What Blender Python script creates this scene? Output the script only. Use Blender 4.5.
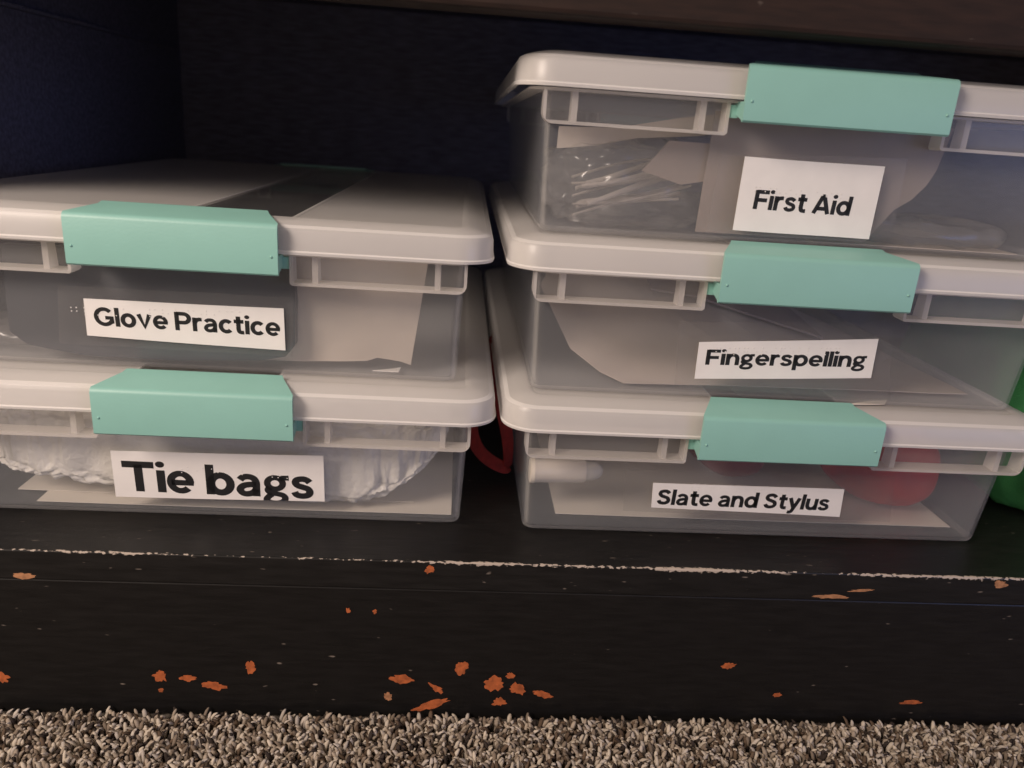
import bpy, bmesh, math, random
import numpy as np
from mathutils import Vector, Matrix, noise

random.seed(7)
for o in list(bpy.data.objects):
    bpy.data.objects.remove(o)
SC = bpy.context.scene
COL = SC.collection

# ------------------------------------------------------------------ camera
cam = bpy.data.objects.new('camera', bpy.data.cameras.new('camera'))
COL.objects.link(cam)
FPX = 785.7
cam.data.sensor_width = 36.0
cam.data.lens = FPX / 1024.0 * 36.0
cam.data.clip_start = 0.01
yaw, pitch, roll = (math.radians(a) for a in (4.4345, 18.1248, 4.0137))
F = Vector((math.sin(yaw) * math.cos(pitch), math.cos(yaw) * math.cos(pitch), -math.sin(pitch)))
R0 = Vector((math.cos(yaw), -math.sin(yaw), 0))
U0 = R0.cross(F)
R1 = R0 * math.cos(roll) + U0 * math.sin(roll)
U1 = U0 * math.cos(roll) - R0 * math.sin(roll)
M = Matrix((R1, U1, -F)).transposed().to_4x4()
M.translation = Vector((-0.0174, -0.3505, 0.2010))
cam.matrix_world = M
cam.data.dof.use_dof = True
cam.data.dof.focus_distance = 0.385
cam.data.dof.aperture_fstop = 8.5
SC.camera = cam

# ------------------------------------------------------------------ light
world = bpy.data.worlds.new('room_light')
SC.world = world
world.use_nodes = True
bg = world.node_tree.nodes['Background']
bg.inputs['Color'].default_value = (1.0, 0.80, 0.66, 1)
bg.inputs['Strength'].default_value = 0.40


def area(name, loc, target, size, power, color):
    l = bpy.data.lights.new(name, 'AREA')
    l.shape = 'DISK'
    l.size = size
    l.energy = power
    l.color = color
    o = bpy.data.objects.new(name, l)
    COL.objects.link(o)
    o.location = loc
    o.rotation_euler = (Vector(target) - Vector(loc)).to_track_quat('-Z', 'Y').to_euler()
    return o


area('ceiling_lamp', (-0.74, -0.66, 0.68), (0.0, 0.0, 0.10), 0.40, 11.5, (1.0, 0.83, 0.71))
area('blue_fill', (1.05, -1.0, 0.25), (-0.3, 0.25, 0.18), 0.6, 2.4, (0.22, 0.38, 1.0))  # blue fill lamp added to tint the cabinet's left inner wall

SC.view_settings.view_transform = 'Standard'
SC.view_settings.look = 'None'
SC.view_settings.gamma = 1.0
SC.view_settings.use_curve_mapping = False
SC.view_settings.exposure = 0.10
try:
    SC.cycles.transparent_max_bounces = 32
    SC.cycles.max_bounces = 10
except Exception:
    pass


# ------------------------------------------------------------------ helpers
def lin(r, g, b):
    f = lambda c: c / 255 / 12.92 if c <= 10 else ((c / 255 + 0.055) / 1.055) ** 2.4
    return (f(r), f(g), f(b), 1)


def new_mat(name):
    m = bpy.data.materials.new(name)
    m.use_nodes = True
    nt = m.node_tree
    nt.nodes.clear()
    out = nt.nodes.new('ShaderNodeOutputMaterial')
    return m, nt, out


def nd(nt, typ, **kw):
    n = nt.nodes.new(typ)
    for k, v in kw.items():
        if k.startswith('i_'):
            n.inputs[k[2:].replace('_', ' ')].default_value = v
        else:
            setattr(n, k, v)
    return n


def mth(nt, op, a, b=None, clamp=False):
    n = nt.nodes.new('ShaderNodeMath')
    n.operation = op
    n.use_clamp = clamp
    for i, v in enumerate((a, b)):
        if v is None:
            continue
        if isinstance(v, (int, float)):
            n.inputs[i].default_value = v
        else:
            nt.links.new(v, n.inputs[i])
    return n.outputs[0]


def solid(name, col, rough=0.6, var=0.08, scale=60.0, bump=0.0, bscale=300.0, spec=0.5, translucent=0.0):
    """plain surface with a little procedural mottling and relief"""
    m, nt, out = new_mat(name)
    p = nd(nt, 'ShaderNodeBsdfPrincipled')
    p.inputs['Roughness'].default_value = rough
    p.inputs['Specular IOR Level'].default_value = spec
    tc = nd(nt, 'ShaderNodeTexCoord')
    nz = nd(nt, 'ShaderNodeTexNoise')
    nz.inputs['Scale'].default_value = scale
    nz.inputs['Detail'].default_value = 4
    nt.links.new(tc.outputs['Object'], nz.inputs['Vector'])
    rp = nd(nt, 'ShaderNodeValToRGB')
    c0 = tuple(max(0, c * (1 - var)) for c in col[:3]) + (1,)
    c1 = tuple(min(1, c * (1 + var)) for c in col[:3]) + (1,)
    rp.color_ramp.elements[0].position = 0.3
    rp.color_ramp.elements[1].position = 0.7
    rp.color_ramp.elements[0].color = c0
    rp.color_ramp.elements[1].color = c1
    nt.links.new(nz.outputs['Fac'], rp.inputs['Fac'])
    nt.links.new(rp.outputs['Color'], p.inputs['Base Color'])
    if bump:
        n2 = nd(nt, 'ShaderNodeTexNoise')
        n2.inputs['Scale'].default_value = bscale
        nt.links.new(tc.outputs['Object'], n2.inputs['Vector'])
        b = nd(nt, 'ShaderNodeBump')
        b.inputs['Strength'].default_value = bump
        b.inputs['Distance'].default_value = 0.001
        nt.links.new(n2.outputs['Fac'], b.inputs['Height'])
        nt.links.new(b.outputs['Normal'], p.inputs['Normal'])
    sh = p.outputs[0]
    if translucent:
        t = nd(nt, 'ShaderNodeBsdfTranslucent')
        nt.links.new(rp.outputs['Color'], t.inputs['Color'])
        mx = nd(nt, 'ShaderNodeMixShader')
        mx.inputs['Fac'].default_value = translucent
        nt.links.new(sh, mx.inputs[1])
        nt.links.new(t.outputs[0], mx.inputs[2])
        sh = mx.outputs[0]
    nt.links.new(sh, out.inputs['Surface'])
    return m


def plastic(name, haze, col=(0.86, 0.83, 0.80), rough=0.22, gloss=1.0, mottle=0.15, trans=0.45):
    """milky polypropylene: clear transmission, haze growing with the path through the wall, glossy skin"""
    m, nt, out = new_mat(name)
    tr = nd(nt, 'ShaderNodeBsdfTransparent')
    tr.inputs['Color'].default_value = (0.985, 0.985, 0.985, 1)
    df = nd(nt, 'ShaderNodeBsdfDiffuse')
    df.inputs['Color'].default_value = (*col, 1)
    tl = nd(nt, 'ShaderNodeBsdfTranslucent')
    tl.inputs['Color'].default_value = (*col, 1)
    mx = nd(nt, 'ShaderNodeMixShader')
    mx.inputs['Fac'].default_value = trans
    nt.links.new(df.outputs[0], mx.inputs[1])
    nt.links.new(tl.outputs[0], mx.inputs[2])
    lw = nd(nt, 'ShaderNodeLayerWeight')
    lw.inputs['Blend'].default_value = 0.5
    c = mth(nt, 'SUBTRACT', 1.0, lw.outputs['Facing'])
    c = mth(nt, 'MAXIMUM', c, 0.10)
    # refracted cosine inside the wall (ior 1.5)
    s2 = mth(nt, 'SUBTRACT', 1.0, mth(nt, 'MULTIPLY', c, c))
    ci = mth(nt, 'SQRT', mth(nt, 'SUBTRACT', 1.0, mth(nt, 'DIVIDE', s2, 2.0)))
    tc = nd(nt, 'ShaderNodeTexCoord')
    nz = nd(nt, 'ShaderNodeTexNoise')
    nz.inputs['Scale'].default_value = 35
    nz.inputs['Detail'].default_value = 5
    nt.links.new(tc.outputs['Object'], nz.inputs['Vector'])
    dens = mth(nt, 'ADD', mth(nt, 'MULTIPLY', nz.outputs['Fac'], mottle * 2), 1 - mottle)
    e = mth(nt, 'DIVIDE', dens, ci)
    fac = mth(nt, 'SUBTRACT', 1.0, mth(nt, 'POWER', 1 - haze, e), clamp=True)
    m1 = nd(nt, 'ShaderNodeMixShader')
    nt.links.new(fac, m1.inputs['Fac'])
    nt.links.new(tr.outputs[0], m1.inputs[1])
    nt.links.new(mx.outputs[0], m1.inputs[2])
    gl = nd(nt, 'ShaderNodeBsdfGlossy')
    gl.inputs['Roughness'].default_value = rough
    # Schlick reflectance from the unsigned angle: thin walls, so no total reflection at the far face
    c2 = mth(nt, 'SUBTRACT', 1.0, lw.outputs['Facing'])
    refl = mth(nt, 'ADD', 0.022, mth(nt, 'MULTIPLY', mth(nt, 'POWER', mth(nt, 'SUBTRACT', 1.0, c2), 5.0), 0.5))
    m2 = nd(nt, 'ShaderNodeMixShader')
    nt.links.new(mth(nt, 'MULTIPLY', refl, gloss), m2.inputs['Fac'])
    nt.links.new(m1.outputs[0], m2.inputs[1])
    nt.links.new(gl.outputs[0], m2.inputs[2])
    nt.links.new(m2.outputs[0], out.inputs['Surface'])
    return m


def black_paint(name, base, edge=None, grime=1.0, rough=0.42):
    """black paint with fine scratches, pale specks and (edge given) a rubbed-through front edge"""
    m, nt, out = new_mat(name)
    p = nd(nt, 'ShaderNodeBsdfPrincipled')
    p.inputs['Roughness'].default_value = rough
    p.inputs['Specular IOR Level'].default_value = 0.35
    tc = nd(nt, 'ShaderNodeTexCoord')
    mp = nd(nt, 'ShaderNodeMapping')
    mp.inputs['Scale'].default_value = (9, 60, 60)
    nt.links.new(tc.outputs['Object'], mp.inputs['Vector'])
    n1 = nd(nt, 'ShaderNodeTexNoise')
    n1.inputs['Scale'].default_value = 6
    n1.inputs['Detail'].default_value = 6
    nt.links.new(mp.outputs[0], n1.inputs['Vector'])
    r1 = nd(nt, 'ShaderNodeValToRGB')
    r1.color_ramp.elements[0].position = 0.35
    r1.color_ramp.elements[1].position = 0.8
    r1.color_ramp.elements[0].color = tuple(c * 0.75 for c in base[:3]) + (1,)
    r1.color_ramp.elements[1].color = tuple(c * 1.5 for c in base[:3]) + (1,)
    nt.links.new(n1.outputs['Fac'], r1.inputs['Fac'])
    # pale specks and short scratches
    mp2 = nd(nt, 'ShaderNodeMapping')
    mp2.inputs['Scale'].default_value = (130, 420, 420)
    nt.links.new(tc.outputs['Object'], mp2.inputs['Vector'])
    n2 = nd(nt, 'ShaderNodeTexNoise')
    n2.inputs['Scale'].default_value = 1.0
    n2.inputs['Detail'].default_value = 1
    nt.links.new(mp2.outputs[0], n2.inputs['Vector'])
    n3 = nd(nt, 'ShaderNodeTexNoise')
    n3.inputs['Scale'].default_value = 22
    nt.links.new(tc.outputs['Object'], n3.inputs['Vector'])
    thr = mth(nt, 'SUBTRACT', 0.855, mth(nt, 'MULTIPLY', n3.outputs['Fac'], 0.20))
    spk = mth(nt, 'MULTIPLY', mth(nt, 'SUBTRACT', n2.outputs['Fac'], thr), 14.0 * grime, clamp=True)
    mixa = nd(nt, 'ShaderNodeMix', data_type='RGBA')
    nt.links.new(mth(nt, 'MULTIPLY', spk, 0.6), mixa.inputs['Factor'])
    nt.links.new(r1.outputs['Color'], mixa.inputs['A'])
    mixa.inputs['B'].default_value = (0.30, 0.25, 0.21, 1)
    colr = mixa.outputs['Result']
    if edge is not None:
        yf, zt, zl = edge
        sx = nd(nt, 'ShaderNodeSeparateXYZ')
        nt.links.new(tc.outputs['Object'], sx.inputs[0])
        dy = mth(nt, 'ABSOLUTE', mth(nt, 'SUBTRACT', sx.outputs['Y'], yf))
        dz = mth(nt, 'ABSOLUTE', mth(nt, 'SUBTRACT', sx.outputs['Z'], zt))
        d = mth(nt, 'MAXIMUM', dy, dz)
        mp3 = nd(nt, 'ShaderNodeMapping')
        mp3.inputs['Scale'].default_value = (420, 700, 700)
        nt.links.new(tc.outputs['Object'], mp3.inputs['Vector'])
        n4 = nd(nt, 'ShaderNodeTexNoise')
        n4.inputs['Scale'].default_value = 1.0
        n4.inputs['Detail'].default_value = 3
        nt.links.new(mp3.outputs[0], n4.inputs['Vector'])
        n5 = nd(nt, 'ShaderNodeTexNoise')
        n5.inputs['Scale'].default_value = 14
        nt.links.new(tc.outputs['Object'], n5.inputs['Vector'])
        k = mth(nt, 'ADD', mth(nt, 'MULTIPLY', n4.outputs['Fac'], 1.0), mth(nt, 'MULTIPLY', n5.outputs['Fac'], 0.9))
        w = mth(nt, 'MULTIPLY', mth(nt, 'SUBTRACT', k, 0.84), 0.0050)
        e = mth(nt, 'MULTIPLY', mth(nt, 'SUBTRACT', w, d), 3000.0, clamp=True)
        mixb = nd(nt, 'ShaderNodeMix', data_type='RGBA')
        nt.links.new(e, mixb.inputs['Factor'])
        nt.links.new(colr, mixb.inputs['A'])
        mixb.inputs['B'].default_value = (0.46, 0.39, 0.33, 1)
        colr = mixb.outputs['Result']
    nt.links.new(colr, p.inputs['Base Color'])
    b = nd(nt, 'ShaderNodeBump')
    b.inputs['Strength'].default_value = 0.25
    b.inputs['Distance'].default_value = 0.0006
    nt.links.new(n1.outputs['Fac'], b.inputs['Height'])
    nt.links.new(b.outputs['Normal'], p.inputs['Normal'])
    nt.links.new(p.outputs[0], out.inputs['Surface'])
    return m


def attr_mat(name, attr, rough=0.9):
    m, nt, out = new_mat(name)
    p = nd(nt, 'ShaderNodeBsdfPrincipled')
    p.inputs['Roughness'].default_value = rough
    p.inputs['Specular IOR Level'].default_value = 0.15
    a = nd(nt, 'ShaderNodeAttribute')
    a.attribute_name = attr
    nt.links.new(a.outputs['Color'], p.inputs['Base Color'])
    nt.links.new(p.outputs[0], out.inputs['Surface'])
    return m


def link(name, me, parent=None):
    o = bpy.data.objects.new(name, me)
    COL.objects.link(o)
    if parent is not None:
        o.parent = parent
    return o


def make_mesh(name, verts, faces, mats, smooth=False, fmat=None):
    me = bpy.data.meshes.new(name)
    me.from_pydata([tuple(v) for v in verts], [], faces)
    for m in (mats if isinstance(mats, (list, tuple)) else [mats]):
        me.materials.append(m)
    if fmat:
        me.polygons.foreach_set('material_index', fmat)
    bm = bmesh.new()
    bm.from_mesh(me)
    bmesh.ops.recalc_face_normals(bm, faces=bm.faces)
    bm.to_mesh(me)
    bm.free()
    if smooth:
        me.polygons.foreach_set('use_smooth', [True] * len(me.polygons))
        me.set_sharp_from_angle(angle=math.radians(smooth if smooth is not True else 40))
    me.update()
    return me


def part(name, verts, faces, mat, parent=None, smooth=False, fmat=None):
    return link(name, make_mesh(name, verts, faces, mat, smooth, fmat), parent)


class MB:
    """collects verts and faces of one mesh"""
    def __init__(self):
        self.v, self.f, self.m = [], [], []

    def add(self, vs, fs, mi=0):
        n = len(self.v)
        self.v += [tuple(v) for v in vs]
        self.f += [tuple(i + n for i in f) for f in fs]
        self.m += [mi] * len(fs)

    def box(self, x0, x1, y0, y1, z0, z1, mi=0):
        vs = [(x, y, z) for x in (x0, x1) for y in (y0, y1) for z in (z0, z1)]
        self.add(vs, [(0, 1, 3, 2), (4, 6, 7, 5), (0, 4, 5, 1), (2, 3, 7, 6), (0, 2, 6, 4), (1, 5, 7, 3)], mi)

    def hexa(self, p, mi=0):
        """8 points: bottom four in order, top four in order"""
        self.add(p, [(0, 3, 2, 1), (4, 5, 6, 7), (0, 1, 5, 4), (1, 2, 6, 5), (2, 3, 7, 6), (3, 0, 4, 7)], mi)

    def loft(self, rings, close_first=False, close_last=False, mi=0, cyc=True):
        n = len(rings[0])
        base = len(self.v)
        for r in rings:
            self.v += [tuple(p) for p in r]
        for i in range(len(rings) - 1):
            for j in range(n if cyc else n - 1):
                k = (j + 1) % n
                a = base + i * n
                self.f.append((a + j, a + k, a + n + k, a + n + j))
                self.m.append(mi)
        if close_first:
            self.f.append(tuple(base + j for j in reversed(range(n))))
            self.m.append(mi)
        if close_last:
            a = base + (len(rings) - 1) * n
            self.f.append(tuple(a + j for j in range(n)))
            self.m.append(mi)

    def tube(self, pts, r, seg=8, mi=0):
        pts = [Vector(p) for p in pts]
        rs = r if isinstance(r, (list, tuple)) else [r] * len(pts)
        rings = []
        up = Vector((0.13, 0.2, 1)).normalized()
        for i, p in enumerate(pts):
            t = (pts[min(i + 1, len(pts) - 1)] - pts[max(i - 1, 0)]).normalized()
            a = t.cross(up).normalized()
            b = t.cross(a).normalized()
            rings.append([p + a * rs[i] * math.cos(2 * math.pi * k / seg) + b * rs[i] * math.sin(2 * math.pi * k / seg) for k in range(seg)])
        self.loft(rings, True, True, mi)

    def dome(self, c, r, nrm=(0, -1, 0), h=1.0, seg=8):
        c, nrm = Vector(c), Vector(nrm).normalized()
        a = nrm.orthogonal().normalized()
        b = nrm.cross(a)
        rings = []
        for t in (0, 35, 65):
            tr = math.radians(t)
            rings.append([c + (a * math.cos(2 * math.pi * k / seg) + b * math.sin(2 * math.pi * k / seg)) * r * math.cos(tr) + nrm * r * h * math.sin(tr) for k in range(seg)])
        self.loft(rings, True, True)

    def mesh(self, name, mats, smooth=False):
        return make_mesh(name, self.v, self.f, mats, smooth, self.m)

    def build(self, name, mats, parent=None, smooth=False):
        return link(name, self.mesh(name, mats, smooth), parent)


def rrect(hw, y0, y1, r, z, n=6):
    pts = []
    for cx, cy, a0 in ((hw - r, y0 + r, -90), (hw - r, y1 - r, 0), (-hw + r, y1 - r, 90), (-hw + r, y0 + r, 180)):
        for k in range(n + 1):
            a = math.radians(a0 + 90 * k / n)
            pts.append((cx + r * math.cos(a), cy + r * math.sin(a), z))
    return pts


def thing(name, label, cat, loc=(0, 0, 0), rz=0.0, group=None):
    o = bpy.data.objects.new(name, None)
    o.empty_display_size = 0.02
    COL.objects.link(o)
    o.location = loc
    o.rotation_euler = (0, 0, rz)
    tag(o, label, cat, group)
    return o


def tag(o, label, cat, group=None):
    o['label'] = label
    o['category'] = cat
    if group:
        o['group'] = group
    return o


# ------------------------------------------------------------------ materials
PAINT = lin(34, 31, 31)
m_shelf = black_paint('black_paint_shelf', (0.0105, 0.0098, 0.0095), edge=(-0.0174, 0.0, 0))
m_plinth = black_paint('black_paint_plinth', (0.0085, 0.0078, 0.0076))
m_inside = black_paint('lifted_navy_inside', (0.150, 0.145, 0.190), grime=0.25, rough=0.6)  # black paint lifted to grey-navy, standing in for bluish light deep inside
m_rail = black_paint('dark_brown_rail', (0.020, 0.0095, 0.006), grime=0.3, rough=0.75)
m_chip = solid('bare_orange_wood', lin(172, 90, 46), 0.8, 0.3, 400)
m_chip_pale = solid('bare_pale_wood', lin(170, 120, 84), 0.8, 0.3, 400)
m_body = plastic('clear_milky_plastic', 0.090, col=(0.78, 0.80, 0.83), rough=0.25, trans=0.35)
m_rim = plastic('rim_milky_plastic', 0.045, col=(0.84, 0.82, 0.79), rough=0.35, gloss=0.5)
m_rib = plastic('rib_milky_plastic', 0.42, col=(0.88, 0.84, 0.80), rough=0.3, trans=0.3)
m_edge = plastic('edge_milky_plastic', 0.20, col=(0.84, 0.83, 0.82), rough=0.25, trans=0.3)
m_lid = plastic('frosted_lid_plastic', 0.48, col=(0.93, 0.91, 0.89), rough=0.30, mottle=0.06, trans=0.30)
m_lidedge = plastic('lid_highlight_plastic', 0.66, col=(0.95, 0.93, 0.91), rough=0.25, mottle=0.05, trans=0.2)  # whiter, hazier strips paint highlight lines along the lid lip and crease
m_band = plastic('clear_lid_band_plastic', 0.05, col=(0.80, 0.80, 0.80), rough=0.25)
m_mint = solid('mint_green_plastic', (0.250, 0.500, 0.440, 1), 0.42, 0.03, 40, 0.06, 900)
m_label = solid('white_label_paper', (0.86, 0.83, 0.80, 1), 0.7, 0.03, 90)
m_ink = solid('black_ink', (0.012, 0.012, 0.013, 1), 0.6, 0.1)
m_tape = plastic('clear_tape_film', 0.028, col=(0.8, 0.77, 0.75), rough=0.3)
m_dot = solid('braille_dot_white', (0.80, 0.77, 0.74, 1), 0.4, 0.03)
m_cream = solid('cream_paper', (0.78, 0.72, 0.64, 1), 0.8, 0.04, 50)
m_grey_paper = solid('greyish_tan_paper', (0.52, 0.45, 0.40, 1), 0.8, 0.06, 40)
m_mauve = solid('mauve_grey_card', (0.30, 0.24, 0.23, 1), 0.7, 0.05, 40)
m_kraft = solid('tan_kraft_paper', (0.55, 0.48, 0.41, 1), 0.8, 0.05, 50)
m_brown = solid('grey_brown_card', (0.30, 0.245, 0.21, 1), 0.7, 0.06, 50)
m_dark = solid('dark_grey_vinyl', (0.045, 0.047, 0.055, 1), 0.35, 0.15, 30, 0.1, 60)
m_bag = solid('white_film_bags', (0.88, 0.85, 0.80, 1), 0.34, 0.04, 60, 0.8, 380, translucent=0.15)
m_film = plastic('clear_bag_film', 0.15, col=(0.82, 0.80, 0.78), rough=0.24, gloss=3.0, mottle=0.5)
m_stick = solid('pale_sticks', (0.46, 0.41, 0.37, 1), 0.6, 0.1)
m_marker = solid('ivory_marker_plastic', (0.88, 0.79, 0.66, 1), 0.4, 0.03)
m_tip = solid('marker_cap_plastic', (0.70, 0.66, 0.58, 1), 0.4, 0.03)
m_red = solid('red_fabric', (0.46, 0.010, 0.012, 1), 0.6, 0.15, 80, 0.2, 800)
m_darkred = solid('dark_red_vinyl', (0.20, 0.02, 0.03, 1), 0.5, 0.15, 80)
m_strap = solid('red_webbing', (0.22, 0.012, 0.012, 1), 0.75, 0.2, 300, 0.5, 1800)
m_green = solid('green_cloth', (0.055, 0.29, 0.095, 1), 0.7, 0.12, 60, 0.4, 900)
m_floor = solid('carpet_backing', (0.10, 0.085, 0.07, 1), 0.95, 0.5, 320)
m_pile = attr_mat('carpet_yarn', 'yarn')

# ------------------------------------------------------------------ floor and carpet
FZ = -0.0885
fl = MB()
fl.box(-0.9, 1.2, -0.9, 0.62, FZ - 0.026, FZ - 0.006)
floor = fl.build('floor', m_floor)
floor['kind'] = 'structure'


def carpet(x0, x1, y0, y1, step):
    rng = np.random.default_rng(3)
    nx, ny = int((x1 - x0) / step), int((y1 - y0) / step)
    gx, gy = np.meshgrid(np.arange(nx), np.arange(ny))
    px = (x0 + (gx + 0.5 * (gy % 2)) * step).ravel() + rng.normal(0, step * 0.22, nx * ny)
    py = (y0 + gy * step).ravel() + rng.normal(0, step * 0.22, nx * ny)
    py = np.minimum(py, y1 - 0.0005)
    n = len(px)
    hgt = rng.uniform(0.0062, 0.0086, n)
    rad = rng.uniform(0.00085, 0.00125, n)
    lean = rng.uniform(0.0012, 0.0048, n)
    ang = rng.uniform(0, 2 * np.pi, n)
    lx, ly = lean * np.cos(ang), lean * np.sin(ang)
    seg = 5
    prof = [(0.0, 0.75), (0.45, 1.0), (0.78, 0.95), (0.95, 0.55)]
    V = np.zeros((n, len(prof) * seg + 1, 3))
    for i, (t, s) in enumerate(prof):
        for k in range(seg):
            a = 2 * np.pi * k / seg + ang
            j = i * seg + k
            V[:, j, 0] = px + lx * t * t + rad * s * np.cos(a)
            V[:, j, 1] = py + ly * t * t + rad * s * np.sin(a)
            V[:, j, 2] = FZ - 0.0065 + hgt * (1 - (1 - t) ** 1.5)
    V[:, -1, 0], V[:, -1, 1], V[:, -1, 2] = px + lx * 1.1, py + ly * 1.1, FZ - 0.0065 + hgt
    V[:, :, 1] = np.minimum(V[:, :, 1], y1)
    one = []
    for i in range(len(prof) - 1):
        for k in range(seg):
            a, b = i * seg + k, i * seg + (k + 1) % seg
            one += [(a, b, b + seg), (a, b + seg, a + seg)]
    top = (len(prof) - 1) * seg
    for k in range(seg):
        one.append((top + k, top + (k + 1) % seg, len(prof) * seg))
    one = np.array(one)
    nv = V.shape[1]
    T = (one[None] + (np.arange(n) * nv)[:, None, None]).reshape(-1, 3)
    me = bpy.data.meshes.new('carpet_pile')
    me.vertices.add(n * nv)
    me.vertices.foreach_set('co', V.reshape(-1))
    me.loops.add(T.size)
    me.loops.foreach_set('vertex_index', T.reshape(-1).astype(np.int32))
    me.polygons.add(len(T))
    me.polygons.foreach_set('loop_start', np.arange(0, T.size, 3, dtype=np.int32))
    me.polygons.foreach_set('use_smooth', np.ones(len(T), bool))
    pal = np.array([lin(204, 192, 176)[:3], lin(172, 158, 142)[:3], lin(134, 120, 106)[:3], lin(100, 84, 70)[:3], lin(62, 54, 50)[:3], lin(196, 186, 176)[:3]])
    idx = rng.choice(len(pal), n, p=[0.22, 0.24, 0.16, 0.13, 0.12, 0.13])
    c = pal[idx] * rng.uniform(0.66, 1.0, (n, 1))
    cc = np.ones((n, nv, 4))
    cc[:, :, :3] = c[:, None, :]
    at = me.attributes.new('yarn', 'FLOAT_COLOR', 'POINT')
    at.data.foreach_set('color', cc.reshape(-1))
    me.materials.append(m_pile)
    me.update()
    me.validate()
    o = link('carpet_pile', me, floor)
    o['kind'] = 'stuff'


carpet(-0.42, 0.60, -0.150, -0.0178, 0.0021)

# ------------------------------------------------------------------ black cabinet
XL, XR, YF, YB, ZT = -0.30, 0.64, -0.0174, 0.50, 0.30
cab = thing('cabinet', 'black painted wooden cabinet with chipped plinth standing on the carpet, holding the boxes', 'cabinet', (0, 0, FZ))


def cpart(name, x0, x1, y0, y1, z0, z1, mat, bev=0.0008):
    bm = bmesh.new()
    b = MB()
    b.box(x0, x1, y0, y1, z0, z1)
    me = make_mesh(name, b.v, b.f, mat)
    bm.from_mesh(me)
    if bev:
        bmesh.ops.bevel(bm, geom=list(bm.edges), offset=bev, segments=2, affect='EDGES', profile=0.5)
    bm.to_mesh(me)
    bm.free()
    o = link(name, me, cab)
    o.matrix_parent_inverse = Matrix.Translation((0, 0, -FZ))
    return o


shelf = cpart('bottom_shelf', XL, XR, YF, YB, -0.0158, 0.0, m_shelf)
plinth = cpart('plinth', XL - 0.02, XR + 0.02, YF + 0.0008, 0.004, FZ - 0.004, -0.0160, m_plinth)
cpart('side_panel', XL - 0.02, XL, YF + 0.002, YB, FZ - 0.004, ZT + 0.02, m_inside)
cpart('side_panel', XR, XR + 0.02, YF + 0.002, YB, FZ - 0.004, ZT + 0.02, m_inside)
cpart('face_stile', XL - 0.02, XL, YF, YF + 0.0019, -0.0159, ZT + 0.02, m_plinth, 0.0003)
cpart('face_stile', XR, XR + 0.02, YF, YF + 0.0019, -0.0159, ZT + 0.02, m_plinth, 0.0003)
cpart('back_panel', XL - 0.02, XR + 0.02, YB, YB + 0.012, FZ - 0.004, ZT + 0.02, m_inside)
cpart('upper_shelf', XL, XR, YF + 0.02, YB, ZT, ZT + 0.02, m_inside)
cpart('upper_rail', XL, XR, YF, YF + 0.020, 0.2435, ZT + 0.02, m_rail, 0.002)
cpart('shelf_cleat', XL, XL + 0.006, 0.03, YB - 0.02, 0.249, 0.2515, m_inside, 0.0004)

# paint chips on the plinth and shelf edge: shallow patches of bare wood
CH = [(-0.156, -0.0695, .0035, .003, 0, 0), (-0.1565, -0.078, .0013, .0012, 0, 0), (-0.1306, -0.075, .0062, .0023, -5, 0), (-0.1425, -0.0705, .004, .0017, 0, 0),
      (-0.0365, -0.0690, .0058, .0026, -8, 0), (-0.0189, -0.0745, .0045, .0018, -38, 0), (-0.0068, -0.0613, .0034, .0040, 0, 0),
      (-0.0221, -0.0845, .0090, .0022, 20, 0), (0.0100, -0.0705, .0046, .0046, 20, 0), (0.0225, -0.0735, .0040, .0032, -20, 0), (0.0180, -0.0655, .002, .0019, 0, 0),
      (0.0350, -0.0765, .0048, .0018, -14, 0), (0.0133, -0.0819, .0032, .0026, 0, 0), (-0.0437, -0.0795, .0020, .0024, 30, 1),
      (0.1766, -0.0133, .0098, .0012, 0, 1), (0.1920, -0.0093, .0060, .0008, 3, 1), (0.2639, -0.0035, .0035, .0022, 0, 1), (-0.2140, -0.0140, .0048, .0017, -5, 1),
      (-0.1121, -0.0632, .0025, .0036, 0, 0), (-0.2325, -0.0720, .0042, .0028, 0, 0), (0.1603, -0.0746, .0022, .0012, 0, 0), (0.1311, -0.0569, .0035, .0016, 10, 0),
      (-0.0249, -0.0046, .0022, .0018, 25, 0), (-0.0640, -0.0290, .0012, .0013, 0, 0), (-0.0510, -0.0292, .0009, .0013, 0, 0), (0.2350, -0.0780, .006, .0012, 2, 0)]
for i, (x, z, rx, rz, rot, kind) in enumerate(CH):
    n = 26
    a0 = math.radians(rot)
    ring = []
    for k in range(n):
        a = 2 * math.pi * k / n
        s = 1 + 0.38 * noise.noise(Vector((math.cos(a) * 1.6 + i * 3.1, math.sin(a) * 1.6, i * 1.7))) + random.uniform(-.24, .24)
        dx, dz = rx * s * math.cos(a), rz * s * math.sin(a)
        ring.append((x + dx * math.cos(a0) - dz * math.sin(a0), z + dx * math.sin(a0) + dz * math.cos(a0)))
    yf = YF if z > -0.0158 else YF + 0.0008
    b = MB()
    b.loft([[(p[0], yf + 0.0003, p[1]) for p in ring], [(p[0], yf - 0.00012, p[1]) for p in ring]], True, True)
    o = b.build('paint_chip', m_chip_pale if kind else m_chip, shelf if z > -0.0158 else plinth)
    o.matrix_parent_inverse = Matrix.Identity(4)

# ------------------------------------------------------------------ storage boxes
D = 0.38
LZ = 0.0626


def front_y(z):
    return 0.0190 - 0.0065 * z / LZ


def hw_at(z):
    return 0.1248 + 0.0024 * z / LZ


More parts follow.
